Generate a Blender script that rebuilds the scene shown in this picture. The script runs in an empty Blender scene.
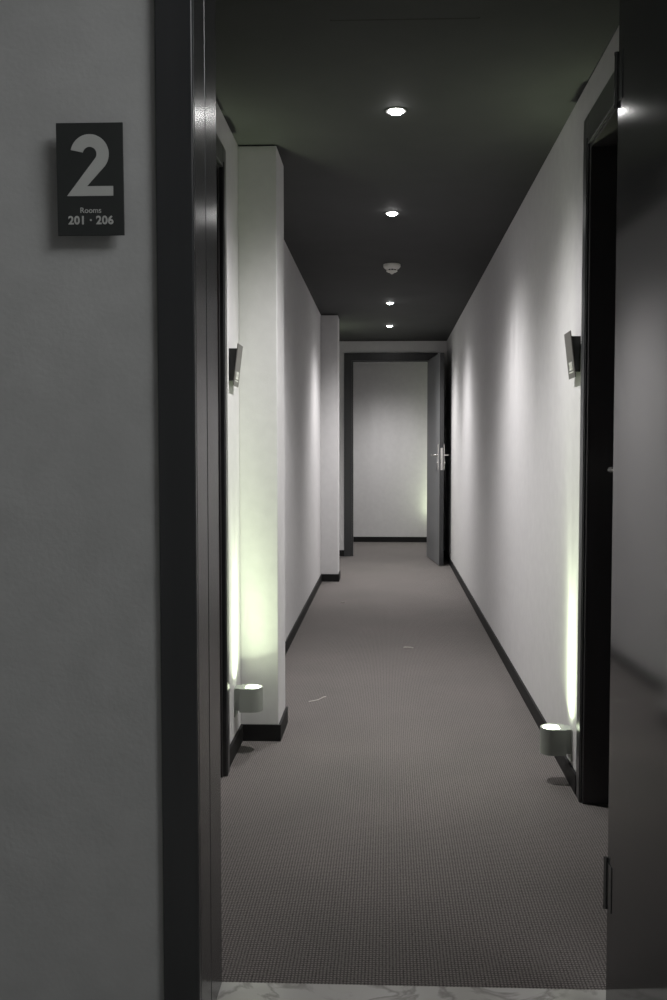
import bpy, bmesh, math, random
from mathutils import Vector, Matrix, Euler

random.seed(4)
C = bpy.context.scene.collection
SC = bpy.context.scene
PI = math.pi

# ------------------------------------------------------------------ camera
cam_d = bpy.data.cameras.new('camera')
cam = bpy.data.objects.new('camera', cam_d)
C.objects.link(cam)
SC.camera = cam
FPX = 972.0
cam_d.sensor_fit = 'AUTO'
cam_d.sensor_width = 36.0
cam_d.lens = 36.0 * FPX / 1000.0
cam_d.shift_x = -0.0165
cam_d.clip_start = 0.05
YAW, PITCH = 0.037998, 0.050882
cam.location = (0, 0, 1.12)
cam.rotation_euler = (PI / 2 - PITCH, 0, YAW)

# ------------------------------------------------------------------ world, exposure
w = bpy.data.worlds.new('world')
SC.world = w
w.use_nodes = True
w.node_tree.nodes['Background'].inputs[0].default_value = (0.02, 0.022, 0.022, 1)
w.node_tree.nodes['Background'].inputs[1].default_value = 0.3
SC.view_settings.view_transform = 'Standard'
SC.view_settings.look = 'None'
SC.view_settings.gamma = 1
SC.view_settings.use_curve_mapping = False
SC.view_settings.exposure = 0.0

SPOT_W = 185.0          # ceiling downlights
UP_W = 170.0             # low wall uplights
UPTILT = .09            # the uplights lean a little towards their wall
LOBBY_W = 38.0          # ceiling lamp of the room the camera stands in

# ------------------------------------------------------------------ dimensions (metres)
ZC = 2.265             # corridor ceiling
XR, XL = 0.623, -0.562
Y_IN, Y_END, Y_BACK = 1.985, 10.27, 11.88
YW = 1.757             # face of the entry wall towards the camera
ZL = 2.75              # lobby ceiling


# ------------------------------------------------------------------ materials
def mat(name, col, rough=0.6, metal=0.0, spec=0.5, coat=0.0, emit=None, estr=0.0):
    m = bpy.data.materials.new(name)
    m.use_nodes = True
    b = m.node_tree.nodes['Principled BSDF']
    b.inputs['Base Color'].default_value = (*col, 1)
    b.inputs['Roughness'].default_value = rough
    b.inputs['Metallic'].default_value = metal
    b.inputs['Specular IOR Level'].default_value = spec
    b.inputs['Coat Weight'].default_value = coat
    if emit:
        b.inputs['Emission Color'].default_value = (*emit, 1)
        b.inputs['Emission Strength'].default_value = estr
    return m


def nodes(m):
    return m.node_tree.nodes, m.node_tree.links, m.node_tree.nodes['Principled BSDF']


def add_noise(m, c0, c1, scale, detail=4.0, stretch=(1, 1, 1), lo=0.3, hi=0.7, bump=0.0, bscale=None, bdist=0.002):
    N, L, b = nodes(m)
    tc = N.new('ShaderNodeTexCoord')
    mp = N.new('ShaderNodeMapping')
    mp.inputs['Scale'].default_value = stretch
    L.new(tc.outputs['Object'], mp.inputs[0])
    nz = N.new('ShaderNodeTexNoise')
    nz.inputs['Scale'].default_value = scale
    nz.inputs['Detail'].default_value = detail
    L.new(mp.outputs[0], nz.inputs['Vector'])
    r = N.new('ShaderNodeValToRGB')
    r.color_ramp.elements[0].position = lo
    r.color_ramp.elements[1].position = hi
    r.color_ramp.elements[0].color = (*c0, 1)
    r.color_ramp.elements[1].color = (*c1, 1)
    L.new(nz.outputs['Fac'], r.inputs[0])
    L.new(r.outputs[0], b.inputs['Base Color'])
    if bump:
        n2 = N.new('ShaderNodeTexNoise')
        n2.inputs['Scale'].default_value = bscale or scale * 4
        n2.inputs['Detail'].default_value = 6
        L.new(mp.outputs[0], n2.inputs['Vector'])
        bp = N.new('ShaderNodeBump')
        bp.inputs['Strength'].default_value = bump
        bp.inputs['Distance'].default_value = bdist
        L.new(n2.outputs['Fac'], bp.inputs['Height'])
        L.new(bp.outputs[0], b.inputs['Normal'])
    return m


M_WALL = add_noise(mat('wall_plaster', (.6, .59, .59), 0.75, spec=0.3), (.575, .57, .572), (.61, .605, .605), 22, 6,
                   bump=0.25, bscale=160, bdist=0.0015)
M_LOBBY = add_noise(mat('lobby_plaster', (.5, .5, .49), 0.7, spec=0.3), (.44, .44, .435), (.49, .49, .485), 12, 7,
                    bump=0.35, bscale=110, bdist=0.0015)
M_CEIL = add_noise(mat('ceiling_paint', (.05, .05, .05), 0.8, spec=0.25), (.044, .045, .046), (.049, .050, .051), 6, 3)
M_LCEIL = mat('lobby_ceiling_paint', (.45, .45, .45), 0.8)
M_BASE = mat('baseboard_paint', (.010, .010, .010), 0.6, spec=.25)
M_FRAME = add_noise(mat('frame_lacquer', (.02, .021, .021), 0.3, spec=0.5), (.036, .037, .039), (.045, .046, .048), 30, 4,
                    stretch=(1, 1, .05))
M_JAMB = add_noise(mat('jamb_lacquer', (.05, .05, .052), 0.23, spec=1.0, coat=0.0), (.036, .036, .038), (.046, .046, .048), 40, 4,
                   stretch=(1, 1, .04))
M_DOOR = add_noise(mat('door_laminate_black', (.012, .012, .013), 0.35), (.038, .035, .037), (.045, .042, .044), 30, 4,
                   stretch=(1, 1, .05))
M_FARDOOR = add_noise(mat('door_laminate_grey', (.07, .072, .075), 0.42), (.15, .154, .162), (.17, .176, .182), 30, 4,
                      stretch=(1, 1, .04))
M_LEAF = add_noise(mat('door_laminate_gloss', (.05, .052, .055), 0.09, spec=0.8, coat=0.0), (.046, .049, .051), (.054, .057, .059), 10, 3,
                   stretch=(1, 1, .2))
M_LEAF.node_tree.nodes['Principled BSDF'].inputs['Coat Roughness'].default_value = 0.05
M_CHROME = mat('satin_chrome', (.72, .71, .69), 0.25, metal=1.0)
M_HINGE = mat('hinge_metal', (.16, .16, .158), 0.25, metal=.9)
M_PLATE = mat('sign_plate_grey', (.03, .033, .032), 0.5)
M_PLATE2 = mat('room_sign_plate', (.10, .095, .09), 0.45)
M_BOX = mat('sign_box_black', (.010, .011, .010), 0.5)
M_PRINT = mat('sign_print', (.5, .505, .485), 0.6)
M_PRINT2 = mat('room_sign_print', (.6, .6, .58), 0.6)
M_LAMP = mat('lamp_body_grey', (.30, .32, .29), 0.45, metal=0.1)
M_LAMPIN = mat('lamp_cup_white', (.8, .8, .78), 0.4)
M_UPGLOW = mat('uplight_lens', (.8, .85, .75), 0.3, emit=(.88, 1.0, .72), estr=9.0)
M_DNGLOW = mat('downlight_bulb', (.9, .9, .9), 0.3, emit=(1.0, .985, .97), estr=66.0)
M_RING = mat('downlight_ring', (.30, .30, .30), 0.4, metal=0.4)
M_DET = mat('detector_plastic', (.85, .84, .79), 0.5)
M_SLOT = mat('detector_slot', (.01, .01, .01), 0.8)
M_LINT = mat('lint', (.42, .40, .37), 0.9)
M_LIGHTPANEL = mat('lobby_lamp_diffuser', (.9, .9, .9), 0.5, emit=(1, .99, .95), estr=1.0)


def carpet_material():
    m = mat('carpet', (.2, .18, .17), 0.95, spec=0.1)
    N, L, b = nodes(m)
    tc = N.new('ShaderNodeTexCoord')

    def wave(direction, scale):
        wv = N.new('ShaderNodeTexWave')
        wv.wave_type = 'BANDS'
        wv.bands_direction = direction
        wv.inputs['Scale'].default_value = scale
        wv.inputs['Distortion'].default_value = 0.6
        wv.inputs['Detail'].default_value = 1.0
        L.new(tc.outputs['Object'], wv.inputs['Vector'])
        return wv
    wx = wave('X', 2 * PI / (20 * .0075))
    wy = wave('Y', 2 * PI / (20 * .0085))
    mul = N.new('ShaderNodeMath')
    mul.operation = 'MULTIPLY'
    L.new(wx.outputs['Fac'], mul.inputs[0])
    L.new(wy.outputs['Fac'], mul.inputs[1])
    nz = N.new('ShaderNodeTexNoise')
    nz.inputs['Scale'].default_value = 170
    nz.inputs['Detail'].default_value = 3
    L.new(tc.outputs['Object'], nz.inputs['Vector'])
    nb = N.new('ShaderNodeTexNoise')
    nb.inputs['Scale'].default_value = 2.6
    nb.inputs['Detail'].default_value = 5
    L.new(tc.outputs['Object'], nb.inputs['Vector'])
    a1 = N.new('ShaderNodeMath')
    a1.operation = 'MULTIPLY_ADD'
    a1.inputs[1].default_value = 0.8
    L.new(mul.outputs[0], a1.inputs[0])
    nm = N.new('ShaderNodeMath')
    nm.operation = 'MULTIPLY'
    nm.inputs[1].default_value = 0.8
    L.new(nz.outputs['Fac'], nm.inputs[0])
    L.new(nm.outputs[0], a1.inputs[2])
    r = N.new('ShaderNodeValToRGB')
    r.color_ramp.elements[0].position = 0.25
    r.color_ramp.elements[0].color = (.030, .027, .025, 1)
    r.color_ramp.elements[1].position = 0.85
    r.color_ramp.elements[1].color = (.185, .170, .162, 1)
    L.new(a1.outputs[0], r.inputs[0])
    r2 = N.new('ShaderNodeValToRGB')          # worn and trodden patches
    r2.color_ramp.elements[0].position = 0.3
    r2.color_ramp.elements[0].color = (.86, .87, .86, 1)
    r2.color_ramp.elements[1].position = 0.7
    r2.color_ramp.elements[1].color = (1, .985, .985, 1)
    L.new(nb.outputs['Fac'], r2.inputs[0])
    mx = N.new('ShaderNodeMix')
    mx.data_type = 'RGBA'
    mx.blend_type = 'MULTIPLY'
    mx.inputs[0].default_value = 1.0
    L.new(r.outputs[0], mx.inputs[6])
    L.new(r2.outputs[0], mx.inputs[7])
    L.new(mx.outputs[2], b.inputs['Base Color'])
    bp = N.new('ShaderNodeBump')
    bp.inputs['Strength'].default_value = 0.5
    bp.inputs['Distance'].default_value = 0.003
    L.new(a1.outputs[0], bp.inputs['Height'])
    L.new(bp.outputs[0], b.inputs['Normal'])
    b.inputs['Sheen Weight'].default_value = 0.15
    return m


def marble_material():
    m = mat('marble', (.4, .4, .38), 0.18, spec=0.5)
    N, L, b = nodes(m)
    tc = N.new('ShaderNodeTexCoord')
    nz = N.new('ShaderNodeTexNoise')
    nz.inputs['Scale'].default_value = 7
    nz.inputs['Detail'].default_value = 8
    nz.inputs['Distortion'].default_value = 1.2
    L.new(tc.outputs['Object'], nz.inputs['Vector'])
    r = N.new('ShaderNodeValToRGB')
    r.color_ramp.elements[0].position = 0.44
    r.color_ramp.elements[0].color = (.40, .395, .37, 1)
    r.color_ramp.elements[1].position = 0.56
    r.color_ramp.elements[1].color = (.42, .415, .395, 1)
    e = r.color_ramp.elements.new(0.5)
    e.color = (.25, .245, .23, 1)
    L.new(nz.outputs['Fac'], r.inputs[0])
    L.new(r.outputs[0], b.inputs['Base Color'])
    return m


M_CARPET = carpet_material()
M_MARBLE = marble_material()


# ------------------------------------------------------------------ mesh helpers
def box(bm, x0, x1, y0, y1, z0, z1):
    vs = [bm.verts.new((x, y, z)) for x in (x0, x1) for y in (y0, y1) for z in (z0, z1)]
    for f in ((0, 1, 3, 2), (4, 6, 7, 5), (0, 4, 5, 1), (2, 3, 7, 6), (0, 2, 6, 4), (1, 5, 7, 3)):
        bm.faces.new([vs[i] for i in f])


def boxes(*bs):
    bm = bmesh.new()
    for b in bs:
        box(bm, *b)
    return bm


def prism(bm, pts, z0, z1):
    """polygon in x,y extruded along z"""
    lo = [bm.verts.new((x, y, z0)) for x, y in pts]
    hi = [bm.verts.new((x, y, z1)) for x, y in pts]
    n = len(pts)
    bm.faces.new(lo[::-1])
    bm.faces.new(hi)
    for i in range(n):
        bm.faces.new((lo[i], lo[(i + 1) % n], hi[(i + 1) % n], hi[i]))


def lathe(bm, prof, seg=48, cap=False):
    """profile of (r, z) turned about z"""
    rings = []
    for r, z in prof:
        if r < 1e-6:
            rings.append([bm.verts.new((0, 0, z))])
        else:
            rings.append([bm.verts.new((r * math.cos(2 * PI * k / seg), r * math.sin(2 * PI * k / seg), z)) for k in range(seg)])
    for a, b in zip(rings, rings[1:]):
        for k in range(seg):
            k2 = (k + 1) % seg
            if len(a) == 1 and len(b) == 1:
                continue
            if len(a) == 1:
                bm.faces.new((a[0], b[k2], b[k]))
            elif len(b) == 1:
                bm.faces.new((a[k], a[k2], b[0]))
            else:
                bm.faces.new((a[k], a[k2], b[k2], b[k]))


def tube(bm, pts, r, seg=14):
    pts = [Vector(p) for p in pts]
    rings = []
    for i, p in enumerate(pts):
        if i == 0:
            t = pts[1] - p
        elif i == len(pts) - 1:
            t = p - pts[-2]
        else:
            t = (pts[i + 1] - p).normalized() + (p - pts[i - 1]).normalized()
        t.normalize()
        a = t.orthogonal().normalized() if i == 0 else (rings_a - t * rings_a.dot(t)).normalized()
        rings_a = a
        b = t.cross(a)
        rings.append([bm.verts.new(p + r * (math.cos(2 * PI * k / seg) * a + math.sin(2 * PI * k / seg) * b)) for k in range(seg)])
    for a, b in zip(rings, rings[1:]):
        for k in range(seg):
            bm.faces.new((a[k], a[(k + 1) % seg], b[(k + 1) % seg], b[k]))
    bm.faces.new(rings[0][::-1])
    bm.faces.new(rings[-1])


def obj(name, bm, m, parent=None, bevel=0.0, smooth=False, segs=2):
    bmesh.ops.recalc_face_normals(bm, faces=bm.faces[:])
    me = bpy.data.meshes.new(name)
    bm.to_mesh(me)
    bm.free()
    me.materials.append(m)
    o = bpy.data.objects.new(name, me)
    C.objects.link(o)
    if parent:
        o.parent = parent
    if bevel:
        md = o.modifiers.new('bevel', 'BEVEL')
        md.width = bevel
        md.segments = segs
        md.limit_method = 'ANGLE'
    if smooth:
        for p in me.polygons:
            p.use_smooth = True
        try:
            me.set_sharp_from_angle(angle=math.radians(35))
        except Exception:
            pass
    return o


def struct(name, bm, m, bevel=0.0, label=None):
    o = obj(name, bm, m, None, bevel)
    o['kind'] = 'structure'
    if label:
        o['label'] = label
    return o


def empty(name, loc, rotz=0.0):
    o = bpy.data.objects.new(name, None)
    o.empty_display_size = 0.05
    C.objects.link(o)
    o.location = loc
    o.rotation_euler = (0, 0, rotz)
    return o


def tag(o, label, cat, group=None):
    o['label'] = label
    o['category'] = cat
    if group:
        o['group'] = group
    return o


def copy_tree(o, parent=None):
    c = o.copy()
    C.objects.link(c)
    if parent:
        c.parent = parent
    for ch in list(o.children):
        copy_tree(ch, c)
    return c


# ================================================================== the setting
struct('floor', boxes((-1.9, 1.9, Y_IN, Y_BACK + .1, -.1, 0)), M_CARPET, label='grey-brown ribbed carpet running down the corridor')
struct('floor_lobby', boxes((-2.4, 1.7, -2.0, Y_IN, -.1, 0)), M_MARBLE, label='pale veined marble floor at the threshold')
cb = boxes((-1.9, 1.9, Y_IN - .02, Y_BACK + .1, ZC, ZC + .1))
struct('ceiling', cb, M_CEIL, label='dark charcoal corridor ceiling')
struct('ceiling_lobby', boxes((-2.4, 1.7, -2.0, YW, ZL, ZL + .1)), M_LCEIL)

DH = 2.062             # clear door height
# right corridor wall with its doorway; the strip of wall beyond it
RD0, RD1 = 2.245, 3.068
struct('wall_right', boxes((XR, XR + .2, Y_IN, RD0, 0, ZC), (XR, XR + .2, RD1, Y_END, 0, ZC), (XR, XR + .2, RD0, RD1, DH + .005, ZC)), M_WALL,
       label='white plaster wall along the right of the corridor')
LD0, LD1 = 2.455, 3.272
struct('wall_left', boxes((XL - .2, XL, Y_IN, LD0, 0, ZC), (XL - .2, XL, LD1, Y_END, 0, ZC), (XL - .2, XL, LD0, LD1, DH + .005, ZC)), M_WALL,
       label='white plaster wall along the left of the corridor')
XP = -.416
struct('wall_left_pier', boxes((XL - .001, XP, 3.69, 3.945, 0, ZC - .004)), M_WALL, .004,
       label='near white pier projecting from the left wall, lit green-white by the lamp before it')
struct('wall_left_pilaster', boxes((XL - .001, XP, 8.262, 8.50, 0, ZC - .004)), M_WALL, .004,
       label='farther white pier projecting from the left wall before the end doorway')
FX0, FX1 = -.370, .448
struct('wall_end', boxes((XL - .2, FX0, Y_END, Y_END + .13, 0, ZC), (FX1, XR + .2, Y_END, Y_END + .13, 0, ZC),
                         (FX0, FX1, Y_END, Y_END + .13, DH, ZC)), M_WALL, label='white wall around the open doorway at the corridor end')
struct('wall_back', boxes((-1.9, 1.9, Y_BACK, Y_BACK + .1, 0, ZC)), M_WALL, label='white wall seen through the end doorway')
struct('wall_passage_left', boxes((-1.9, -1.8, Y_END + .13, Y_BACK, 0, ZC)), M_WALL)
struct('wall_passage_right', boxes((XR, XR + .2, Y_END + .13, Y_BACK, 0, ZC)), M_WALL)

# entry wall with the opening the camera looks through, and the lobby round the camera
JX = -.345
OX = .55
struct('wall_front', boxes((-2.4, JX - .03, YW, Y_IN - .002, 0, ZL), (OX + .03, 1.7, YW + .12, Y_IN - .002, 0, ZL),
                           (JX - .03, OX + .03, YW + .12, Y_IN - .002, 2.13, ZL)), M_LOBBY, label='grey textured wall beside the entry, carrying the level sign')
struct('wall_lobby_left', boxes((-2.5, -2.4, -2.0, Y_IN, 0, ZL)), M_LOBBY)
struct('wall_lobby_right', boxes((1.7, 1.8, -2.0, Y_IN, 0, ZL)), M_LOBBY)
struct('wall_lobby_rear', boxes((-2.4, 1.7, -2.1, -2.0, 0, ZL)), M_LOBBY)

# baseboards
BH, BT = .064, .009
struct('baseboard_right', boxes((XR - BT, XR, RD1 + .072, Y_END, 0, BH)), M_BASE, .001)
bm = boxes((XL, XL + BT, LD1 + .06, 3.69, 0, BH), (XL, XL + BT, 3.945, 8.262, 0, BH), (XL, XL + BT, 8.50, Y_END, 0, BH),
           (XL, XP + BT, 3.69 - BT, 3.69, 0, BH), (XP, XP + BT, 3.69, 3.945 + BT, 0, BH),
           (XL, XP + BT, 8.262 - BT, 8.262, 0, BH), (XP, XP + BT, 8.262, 8.50 + BT, 0, BH))
struct('baseboard_left', bm, M_BASE)
struct('baseboard_end', boxes((XL + BT, FX0 - .082, Y_END - BT, Y_END, 0, BH), (FX1 + .082, XR - BT, Y_END - BT, Y_END, 0, BH)), M_BASE)
struct('baseboard_back', boxes((-1.8, XR, Y_BACK - BT, Y_BACK, 0, BH)), M_BASE, .001)

# access hatch in the ceiling: flush panel, only its far joint reads
bm = bmesh.new()
box(bm, -.15, .24, 2.20, 2.645, ZC - .0012, ZC + .01)
h = obj('trim_1', bm, M_CEIL)
h['kind'] = 'structure'
h['label'] = 'flush access panel in the dark ceiling nearest the entry'
g = boxes((-.153, .243, 2.645, 2.650, ZC - .0016, ZC + .01))
obj('joint', g, M_SLOT, h)


# ------------------------------------------------------------------ doors
def door_root(name, label):
    o = empty(name, (0, 0, 0))
    o['kind'] = 'structure'
    o['label'] = label
    return o


# door_1: entry door, leaf swung towards the camera on the right
d1 = door_root('door_1', 'entry door with dark lacquered frame at left and glossy grey leaf standing open at right')
# casing face towards the camera
bm = boxes((JX - .067, JX, YW - .016, YW, 0, 2.2))
bm2 = boxes((OX, OX + .07, YW + .104, YW + .12, 0, 2.2), )
obj('casing', bm, M_FRAME, d1, .0025)
obj('casing', bm2, M_FRAME, d1, .0025)
obj('casing_head', boxes((JX - .067, OX + .07, YW - .016 + .12, YW + .12, 2.13, 2.2)), M_FRAME, d1, .0025)
# thin grey seal between casing and plaster
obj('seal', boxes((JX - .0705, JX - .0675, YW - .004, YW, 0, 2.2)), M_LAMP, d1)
# lining of the opening: left jamb in two boards with a groove between
obj('jamb', boxes((JX - .03, JX, YW + .0005, 1.858, 0, 2.13)), M_JAMB, d1, .002)
obj('jamb', boxes((JX - .03, JX, 1.862, Y_IN - .0025, 0, 2.13)), M_JAMB, d1, .002)
obj('groove', boxes((JX - .03, JX - .004, 1.857, 1.863, 0, 2.13)), M_SLOT, d1)
obj('jamb', boxes((OX, OX + .03, YW + .1205, Y_IN - .0025, 0, 2.13)), M_JAMB, d1, .002)
obj('jamb_head', boxes((JX + .0005, OX - .0005, YW + .1205, Y_IN - .0025, 2.10, 2.13)), M_JAMB, d1)
# leaf: local frame, hinge side at origin, leaf runs along -y
lf = obj('door_leaf', boxes((0, .042, -.86, 0, .006, 2.085)), M_LEAF, d1, .0015)
lf.location = (.4325, 1.88, 0)
lf.rotation_euler = (0, 0, .032)
for z in (.273, 1.816):
    bm = bmesh.new()
    tube(bm, [(-.002, .0045, z - .045), (-.002, .0045, z + .045)], .0042, 18)
    hg = obj('hinge', bm, M_HINGE, lf, 0, True)
    hb = boxes((-.0015, .0005, -.032, -.001, z - .045, z + .045))
    obj('hinge_plate', hb, M_LEAF, hg, .0005)
    bm = bmesh.new()
    tube(bm, [(-.002, .0045, z + .0455), (-.002, .0045, z + .051)], .0048, 18)
    tube(bm, [(-.002, .0045, z - .051), (-.002, .0045, z - .0455)], .0048, 18)
    obj('hinge_cap', bm, M_HINGE, hg, 0, True)


def lever_set(parent, x, y, z, side, run, sname='door_handle', keyhole=True, ln=.125):
    """lever on a tall plate; side = +-1 along x out of the leaf, run = +-1 along y"""
    bm = boxes((min(x, x + side * .011), max(x, x + side * .011), y - .019, y + .019, z - .125, z + .125))
    p = obj('handle_plate', bm, M_CHROME, parent, .002)
    bm = bmesh.new()
    zz = z + .02
    pts = [(x + side * .008, y, zz), (x + side * .040, y, zz), (x + side * .049, y + run * .004, zz),
           (x + side * .054, y + run * .014, zz), (x + side * .055, y + run * .03, zz), (x + side * .055, y + run * ln, zz)]
    tube(bm, pts, .0088, 14)
    obj('lever', bm, M_CHROME, p, 0, True)
    if keyhole:
        bm = bmesh.new()
        tube(bm, [(x + side * .008, y, z - .055), (x + side * .020, y, z - .055)], .0105, 18)
        obj('lock_cylinder', bm, M_CHROME, p, 0, True)
    return p


def frame_side(parent, x, sgn, y0, y1, yo0, yo1, depth, ch=.075):
    """casing + lining of a doorway in a corridor side wall. x = wall face, sgn = +1 if the wall lies at +x"""
    t = .007
    xa, xb = (x - t, x) if sgn > 0 else (x, x + t)
    if sgn < 0:
        xb = x + .014
    obj('casing', boxes((xa, xb, yo0, y0, 0, DH + ch)), M_FRAME, parent, .002)
    obj('casing', boxes((xa, xb, y1, yo1, 0, DH + ch)), M_FRAME, parent, .002)
    obj('casing_head', boxes((xa, xb, y0, y1, DH, DH + ch)), M_FRAME, parent, .002)
    ra, rb = (x, x + depth) if sgn > 0 else (x - depth, x)
    obj('jamb', boxes((ra, rb, y0 + .0005, y0 + .012, 0, DH)), M_DOOR, parent, .001)
    obj('jamb', boxes((ra, rb, y1 - .012, y1 - .0005, 0, DH)), M_DOOR, parent, .001)
    obj('jamb_head', boxes((ra, rb, y0 + .012, y1 - .012, DH - .012, DH - .0005)), M_DOOR, parent, .001)
    # raised bead along the corner of the casing
    bx = x - t - .003 if sgn > 0 else xb + .003
    bm = boxes((min(bx, xa if sgn > 0 else xb), max(bx, xa if sgn > 0 else xb), y1 + .004, y1 + .016, 0, DH + .02))
    obj('bead', bm, M_FRAME, parent, .0025, segs=3)


# door_2: guest-room door on the right
d2 = door_root('door_2', 'closed black door recessed in the right wall with a chrome lever')
frame_side(d2, XR, 1, RD0, RD1, RD0 - .07, RD1 + .07, .14, .092)
l2 = obj('door_leaf', boxes((XR + .10, XR + .14, RD0 + .013, RD1 - .013, .005, DH - .013)), M_DOOR, d2, .001)
lever_set(l2, XR + .10, 2.95, 1.042, -1, -1)
# door_3: guest-room door on the left, nearly edge on
d3 = door_root('door_3', 'closed dark door in the left wall just inside the entry')
frame_side(d3, XL, -1, LD0, LD1, LD0 - .07, LD1 + .065, .14)
l3 = obj('door_leaf', boxes((XL - .14, XL - .10, LD0 + .013, LD1 - .013, .005, DH - .013)), M_DOOR, d3, .001)
lever_set(l3, XL - .10, 3.15, 1.042, 1, -1)

# door_4: end doorway with its leaf swung back against the right wall
d4 = door_root('door_4', 'open doorway at the corridor end with its grey leaf swung towards the right wall')
obj('casing', boxes((FX0 - .082, FX0, Y_END - .016, Y_END, 0, DH + .078)), M_FRAME, d4, .002)
obj('casing', boxes((FX1, FX1 + .082, Y_END - .016, Y_END, 0, DH + .078)), M_FRAME, d4, .002)
obj('casing_head', boxes((FX0, FX1, Y_END - .016, Y_END, DH, DH + .078)), M_FRAME, d4, .002)
obj('jamb', boxes((FX0 + .0005, FX0 + .012, Y_END, Y_END + .13, 0, DH)), M_FRAME, d4, .001)
obj('jamb', boxes((FX1 - .012, FX1 - .0005, Y_END, Y_END + .13, 0, DH)), M_FRAME, d4, .001)
obj('jamb_head', boxes((FX0 + .012, FX1 - .012, Y_END, Y_END + .13, DH - .012, DH - .0005)), M_FRAME, d4, .001)
# leaf: local x = along thickness (0 face seen .. +.042), runs along -y from the hinge
bm = boxes((0, .042, -.845, 0, .008, DH - .004))
l4 = obj('door_leaf', bm, M_FARDOOR, d4, .0015)
l4.location = (.421, Y_END - .018, 0)
l4.rotation_euler = (0, 0, .101)
obj('edge_strip', boxes((.0005, .0415, -.8462, -.845, .01, DH - .006)), M_FRAME, l4)
lever_set(l4, 0, -.80, 1.055, -1, 1, ln=.11)
lever_set(l4, .042, -.80, 1.055, 1, 1, ln=.11)
ep = obj('lock_plate', boxes((.010, .032, -.8485, -.8462, .93, 1.145)), M_CHROME, l4, .0008)
obj('latch', boxes((.014, .028, -.857, -.8485, 1.0, 1.04)), M_CHROME, ep, .002)


# ------------------------------------------------------------------ lettering
def poly_face(bm, pts, y, off=(0, 0)):
    return bm.faces.new([bm.verts.new((px + off[0], y, pz + off[1])) for px, pz in pts])


def glyph_two(cx, base, hgt):
    """geometric bold 2 : arc bowl, straight diagonal, flat foot (x,z plane), extruded slightly to -y"""
    R, T = hgt * .32, hgt * .205
    ri = R - T
    cy = base + hgt - R
    outer, inner = [], []
    a0, a1 = math.radians(168), math.radians(-38)
    n = 28
    for k in range(n + 1):
        a = a0 + (a1 - a0) * k / n
        outer.append((cx + R * math.cos(a), cy + R * math.sin(a)))
        inner.append((cx + ri * math.cos(a), cy + ri * math.sin(a)))
    fw = hgt * .383
    lo_l = (cx - fw * 1.02, base)
    bar = hgt * .158
    pts_o = outer + [(cx - fw + hgt * .33, base + bar), (cx + fw, base + bar), (cx + fw, base)]
    pts_i = inner + [lo_l]
    return pts_o, pts_i


def add_two(parent, cx, base, hgt, y, m, name='numeral'):
    po, pi_ = glyph_two(cx, base, hgt)
    bm = bmesh.new()
    n = len(pi_) - 1           # arc points
    vo = [bm.verts.new((p[0], y, p[1])) for p in po]
    vi = [bm.verts.new((p[0], y, p[1])) for p in pi_]
    for k in range(n - 1):
        bm.faces.new((vo[k], vo[k + 1], vi[k + 1], vi[k]))
    bm.faces.new((vo[n - 1], vo[n], vi[n], vi[n - 1]))          # diagonal
    bm.faces.new((vo[n], vo[n + 1], vo[n + 2], vi[n]))          # foot
    r = bmesh.ops.extrude_face_region(bm, geom=bm.faces[:])
    bmesh.ops.translate(bm, verts=[v for v in r['geom'] if isinstance(v, bmesh.types.BMVert)], vec=(0, -.0006, 0))
    return obj(name, bm, m, parent)


def add_text(parent, s, cx, base, size, y, m, bold=0.0, name='lettering', spacing=1.0):
    cu = bpy.data.curves.new(name, 'FONT')
    cu.body = s
    cu.size = size
    cu.align_x = 'CENTER'
    cu.extrude = .0003
    cu.offset = bold
    cu.space_character = spacing
    t = bpy.data.objects.new(name, cu)
    C.objects.link(t)
    bpy.context.view_layer.update()
    me = bpy.data.meshes.new_from_object(t.evaluated_get(bpy.context.evaluated_depsgraph_get()))
    bpy.data.objects.remove(t)
    bpy.data.curves.remove(cu)
    me.transform(Matrix.Translation((cx, y, base)) @ Matrix.Rotation(PI / 2, 4, 'X'))
    o = bpy.data.objects.new(name, me)
    me.materials.clear()
    me.materials.append(m)
    C.objects.link(o)
    o.parent = parent
    return o


def sign_base(name, loc, rotz, W, Hh, tilt, deep, mp, bw, bh):
    """tilted plate on a back box. local: wall face at y=0, plate towards -y"""
    root = empty(name, loc, rotz)
    # box shallower at the bottom, like a wedge
    bm = bmesh.new()
    x = bw / 2
    d0, d1 = .004, deep
    vs = []
    for sx in (-x, x):
        vs += [bm.verts.new((sx, 0, -bh / 2)), bm.verts.new((sx, 0, bh / 2)),
               bm.verts.new((sx, -d1 - tilt * bh / 2 + .002, bh / 2)), bm.verts.new((sx, -d1 + tilt * bh / 2 + .002, -bh / 2))]
    bm.faces.new(vs[0:4])
    bm.faces.new(vs[4:8][::-1])
    for i in range(4):
        j = (i + 1) % 4
        bm.faces.new((vs[i], vs[4 + i], vs[4 + j], vs[j]))
    obj('back_box', bm, M_BOX, root, .001)
    pl = obj('sign_plate', boxes((-W / 2, W / 2, -.003, 0, -Hh / 2, Hh / 2)), mp, root, .0008)
    pl.location = (0, -deep, 0)
    pl.rotation_euler = (math.atan(tilt), 0, 0)
    return root, pl


# level sign on the wall beside the entry
W, Hh = .1195, .196
s, pl = sign_base('floor_sign', (-.5265, YW, 1.600), 0, W, Hh, .02, .024, M_PLATE, .085, .17)
tag(s, 'dark sign with a large grey 2 on the grey wall left of the entry', 'sign')
add_two(pl, 0, -.029, .107, -.003, M_PRINT)
add_text(pl, 'Rooms', 0, -.0585, .0135, -.0034, M_PRINT, .0001)
add_text(pl, '201 \u00b7 206', 0, -.078, .0200, -.0034, M_PRINT, .0006, spacing=1.06)

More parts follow.
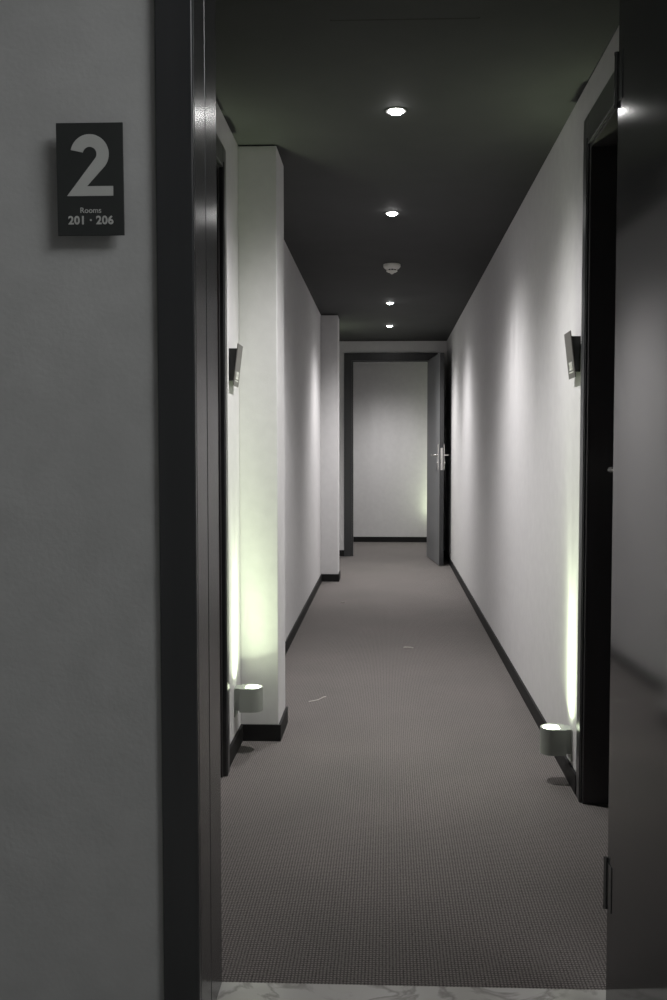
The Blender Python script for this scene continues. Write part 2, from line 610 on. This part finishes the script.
# two room signs
s, pl = sign_base('room_sign', (XR, 3.225, 1.431), -PI / 2, .11, .150, .12, .024, M_PLATE2, .09, .115)
tag(s, 'tilted grey room sign on the right wall beside the black door frame', 'sign', 'tilted room number signs')
add_text(pl, '201', .003, -.048, .036, -.0034, M_PRINT2, .0012)
obj('printed_line', boxes((-.034, .034, -.0036, -.003, -.0575, -.054)), M_PRINT2, pl)
s, pl = sign_base('room_sign', (XL, 3.50, 1.425), PI / 2, .11, .150, .12, .024, M_PLATE2, .09, .115)
tag(s, 'tilted grey room sign on the left wall above the lamp by the near pier', 'sign', 'tilted room number signs')
add_text(pl, '202', .003, -.048, .036, -.0034, M_PRINT2, .0012)
obj('printed_line', boxes((-.034, .034, -.0036, -.003, -.0575, -.054)), M_PRINT2, pl)


# ------------------------------------------------------------------ low wall uplights
def narrow_nodes(ld, width, fall):
    """deep reflector: most of the light goes along the axis, a little spills sideways"""
    ld.use_nodes = True
    N, L = ld.node_tree.nodes, ld.node_tree.links
    em = next(n for n in N if n.type == 'EMISSION')
    tc = N.new('ShaderNodeTexCoord')
    sp = N.new('ShaderNodeSeparateXYZ')
    L.new(tc.outputs['Normal'], sp.inputs[0])
    def mth(op, a, bval=None):
        n = N.new('ShaderNodeMath')
        n.operation = op
        L.new(a, n.inputs[0])
        if bval is not None:
            n.inputs[1].default_value = bval
        return n.outputs[0]
    th = mth('DIVIDE', mth('ARCCOSINE', mth('MINIMUM', mth('ABSOLUTE', sp.outputs[2]), 1.0)), width)
    v = mth('POWER', mth('ADD', mth('POWER', th, 2.0), 1.0), -fall)
    rim = mth('ADD', mth('MULTIPLY', mth('MINIMUM', th, .7), .9), .37)      # dimmer straight ahead, added so pier top and ceiling stay darker
    mv = N.new('ShaderNodeMath')
    mv.operation = 'MULTIPLY'
    L.new(v, mv.inputs[0])
    L.new(rim, mv.inputs[1])
    L.new(mv.outputs[0], em.inputs['Strength'])


def uplight(loc, rotz):
    """local: wall at y=0, lamp sticks out along -y, z=0 is its underside"""
    root = empty('wall_uplight', loc, rotz)
    r, hh = .0395, .088
    cy = -.103 + r
    # body: D-shaped block with a round cup sunk in the top
    bm = bmesh.new()
    n = 24
    outl = [(r * math.cos(PI + PI * k / n), cy + r * math.sin(PI + PI * k / n)) for k in range(n + 1)]
    outl = outl + [(r, -.020), (-r, -.020)]
    ri = .0335
    lo = [bm.verts.new((a, b, 0)) for a, b in outl]
    hi = [bm.verts.new((a, b, hh)) for a, b in outl]
    bm.faces.new(lo[::-1])
    N = len(outl)
    for i in range(N):
        bm.faces.new((lo[i], lo[(i + 1) % N], hi[(i + 1) % N], hi[i]))
    # top face with a hole: ring of quads radiating to the circle
    hole = []
    for a, b in outl:
        ang = math.atan2(b - cy, a)
        hole.append(bm.verts.new((ri * math.cos(ang), cy + ri * math.sin(ang), hh)))
    for i in range(N):
        j = (i + 1) % N
        bm.faces.new((hi[i], hi[j], hole[j], hole[i]))
    obj('lamp_body', bm, M_LAMP, root, .0006)
    # cup
    bm = bmesh.new()
    lathe(bm, [(.0334, hh + .0002), (.0325, hh - .011), (.0, hh - .011)], 40)
    c = obj('lamp_cup', bm, M_LAMPIN, root, 0, True)
    c.location = (0, cy, 0)
    bm = bmesh.new()
    lathe(bm, [(.0305, hh - .0095), (.028, hh - .007), (.018, hh - .0052), (0, hh - .0045)], 40)
    c = obj('lens', bm, M_UPGLOW, root, 0, True)
    c.location = (0, cy, 0)
    bm = boxes((-.028, .028, -.0205, 0, .004, hh - .0005), (-.034, .034, -.004, 0, -.020, hh - .004))
    obj('wall_bracket', bm, M_LAMP, root, .001)
    ld = bpy.data.lights.new('uplight_beam', 'SPOT')
    ld.energy = UP_W
    ld.color = (.86, 1.0, .66)
    ld.spot_size = math.radians(124)
    ld.spot_blend = .15
    ld.shadow_soft_size = .012
    narrow_nodes(ld, .19, 1.6)
    lo_ = bpy.data.objects.new('uplight_beam', ld)
    C.objects.link(lo_)
    lo_.parent = root
    lo_.location = (0, cy, hh + .002)
    lo_.rotation_euler = (PI - UPTILT, 0, 0)
    return root


u = uplight((XL, 3.555, .156), PI / 2)
G = 'low grey wall lamps shining upwards'
tag(u, 'small grey lamp glowing upwards at the foot of the left wall by near pier', 'wall lamp', G)
for loc, rz, lab in (((XR, 3.27, .098), -PI / 2, 'small grey lamp glowing upwards on the right wall by the black door frame'),
                     ((XL, 9.0, .146), PI / 2, 'grey wall lamp behind the farther left pier, out of sight but lighting the ceiling'),
                     ((XR, 11.765, .146), -PI / 2, 'grey wall lamp past the end doorway, hidden behind the open leaf')):
    c = copy_tree(u)
    c.location = loc
    c.rotation_euler = (0, 0, rz)
    c['label'] = lab


# ------------------------------------------------------------------ ceiling downlights
def reflector_nodes(ld, seed):
    """faceted reflector: the beam is a little stronger in some directions round the axis"""
    ld.use_nodes = True
    nt = ld.node_tree
    N, L = nt.nodes, nt.links
    em = next(n for n in N if n.type == 'EMISSION')
    tc = N.new('ShaderNodeTexCoord')
    sp = N.new('ShaderNodeSeparateXYZ')
    L.new(tc.outputs['Normal'], sp.inputs[0])
    at = N.new('ShaderNodeMath')
    at.operation = 'ARCTAN2'
    L.new(sp.outputs[1], at.inputs[0])
    L.new(sp.outputs[0], at.inputs[1])
    nz = N.new('ShaderNodeTexNoise')
    nz.noise_dimensions = '1D'
    nz.inputs['Scale'].default_value = 6.5
    nz.inputs['Detail'].default_value = 2.0
    ad = N.new('ShaderNodeMath')
    ad.operation = 'ADD'
    ad.inputs[1].default_value = seed
    L.new(at.outputs[0], ad.inputs[0])
    L.new(ad.outputs[0], nz.inputs['W'])
    mr = N.new('ShaderNodeMapRange')
    mr.inputs['From Min'].default_value = .3
    mr.inputs['From Max'].default_value = .8
    mr.inputs['To Min'].default_value = .8
    mr.inputs['To Max'].default_value = 1.2
    L.new(nz.outputs['Fac'], mr.inputs['Value'])
    ab = N.new('ShaderNodeMath')
    ab.operation = 'ABSOLUTE'
    L.new(sp.outputs[2], ab.inputs[0])
    side = N.new('ShaderNodeMapRange')        # the unevenness grows away from the axis
    side.inputs['From Min'].default_value = .92
    side.inputs['From Max'].default_value = .6
    L.new(ab.outputs[0], side.inputs['Value'])
    mx = N.new('ShaderNodeMix')
    mx.inputs[2].default_value = 1.0
    L.new(side.outputs[0], mx.inputs[0])
    L.new(mr.outputs[0], mx.inputs[3])
    pw = N.new('ShaderNodeMath')
    pw.operation = 'POWER'
    pw.inputs[1].default_value = 3.8
    L.new(ab.outputs[0], pw.inputs[0])
    ml = N.new('ShaderNodeMath')
    ml.operation = 'MULTIPLY'
    L.new(mx.outputs[0], ml.inputs[0])
    L.new(pw.outputs[0], ml.inputs[1])
    L.new(ml.outputs[0], em.inputs['Strength'])


def downlight(loc):
    """local z=0 is the ceiling face"""
    root = empty('downlight', loc)
    bm = bmesh.new()
    lathe(bm, [(.035, 0), (.0355, -.0020), (.033, -.0035), (.027, -.003), (.025, -.0005)], 48)
    obj('trim_ring', bm, M_RING, root, 0, True)
    bm = bmesh.new()
    lathe(bm, [(.024, -.001), (.0235, -.005), (.019, -.009), (.010, -.0115), (0, -.012)], 40)
    obj('bulb', bm, M_DNGLOW, root, 0, True)
    ld = bpy.data.lights.new('downlight_beam', 'SPOT')
    ld.energy = SPOT_W
    ld.color = (1.0, .97, .965)
    ld.spot_size = math.radians(150)
    ld.spot_blend = .8
    ld.shadow_soft_size = .02
    reflector_nodes(ld, 3.0)
    o = bpy.data.objects.new('downlight_beam', ld)
    C.objects.link(o)
    o.parent = root
    o.location = (0, 0, -.022)
    return root


dl = downlight((.028, 3.345, ZC))
G = 'round downlights along the corridor ceiling'
tag(dl, 'round ceiling downlight nearest the entry, largest and brightest', 'ceiling light', G)
for k, (y, lab) in enumerate(((4.76, 'second round ceiling downlight, just before the smoke detector'),
                              (7.62, 'round ceiling downlight just past the smoke detector'),
                              (9.01, 'smallest round ceiling downlight, last before the end doorway'),
                              (11.05, 'round ceiling downlight in the passage past the end doorway, unseen, added to light the back wall'))):
    c = copy_tree(dl)
    c.location = (.022, y, ZC)
    c.rotation_euler = (0, 0, .9 * (k + 1))
    c['label'] = lab
    for ch in c.children:
        if ch.type == 'LIGHT' and y > 10:  # unseen passage light, added to brighten the wall past the doorway
            ch.data = ch.data.copy()
            ch.data.energy = SPOT_W * .85
for ch in dl.children:
    if ch.type == 'LIGHT':
        ch.data = ch.data.copy()
        ch.data.energy = SPOT_W * .8

# smoke detector
sd = empty('smoke_detector', (.028, 6.06, ZC))
tag(sd, 'round off-white smoke detector on the dark ceiling between the downlights', 'smoke detector')
bm = bmesh.new()
lathe(bm, [(.052, 0), (.053, -.004), (.053, -.014), (.050, -.019), (.044, -.026), (.036, -.031), (.0, -.031)], 56)
obj('detector_base', bm, M_DET, sd, 0, True)
bm = bmesh.new()
lathe(bm, [(.026, -.031), (.026, -.040)], 40)
obj('sensor_gap', bm, M_SLOT, sd, 0, True)
bm = bmesh.new()
for k in range(10):
    a = 2 * PI * k / 10 + .1
    tube(bm, [(.031 * math.cos(a), .031 * math.sin(a), -.0315), (.030 * math.cos(a), .030 * math.sin(a), -.0405)], .0028, 8)
obj('cage_post', bm, M_DET, sd, 0, True)
bm = bmesh.new()
lathe(bm, [(0, -.0395), (.034, -.0395), (.0345, -.0425), (.026, -.048), (.012, -.0525), (.008, -.058), (.0, -.061)], 48)
obj('sensor_cap', bm, M_DET, sd, 0, True)


# ------------------------------------------------------------------ lint lying on the carpet
def lint(pts, r, label):
    bm = bmesh.new()
    cx = sum(p[0] for p in pts) / len(pts)
    cy = sum(p[1] for p in pts) / len(pts)
    tube(bm, [(x - cx, y - cy, r) for x, y in pts], r, 8)
    o = obj('lint_thread', bm, M_LINT, None, 0, True)
    o.location = (cx, cy, 0.0005)
    tag(o, label, 'lint', 'pale lint lying on the corridor carpet')


lint([(-.345, 4.27), (-.325, 4.285), (-.305, 4.305), (-.287, 4.35), (-.275, 4.36)], .0021, 'longest pale thread on the carpet, nearest the left pier')
lint([(.095, 5.47), (.115, 5.48), (.135, 5.475), (.15, 5.465)], .0035, 'short pale fleck mid-carpet, right of the long thread')
lint([(-.335, 7.11), (-.32, 7.125), (-.308, 7.12)], .003, 'tiny pale fleck far along the carpet near the left wall')

# ------------------------------------------------------------------ lobby lamp (behind the camera)
ll = empty('ceiling_lamp', (1.15, .45, ZL))
tag(ll, 'flat round ceiling lamp in the lobby, behind the camera', 'ceiling light')
bm = bmesh.new()
lathe(bm, [(.21, 0), (.215, -.03), (.205, -.036)], 48)
obj('lamp_rim', bm, M_RING, ll, 0, True)
bm = bmesh.new()
lathe(bm, [(.204, -.034), (.1, -.04), (0, -.042)], 48)
obj('diffuser', bm, M_LIGHTPANEL, ll, 0, True)
ld = bpy.data.lights.new('lobby_glow', 'AREA')
ld.shape = 'DISK'
ld.size = 1.3
ld.energy = LOBBY_W
ld.color = (.97, .99, 1)
o = bpy.data.objects.new('lobby_glow', ld)
C.objects.link(o)
o.parent = ll
o.location = (0, 0, -.05)
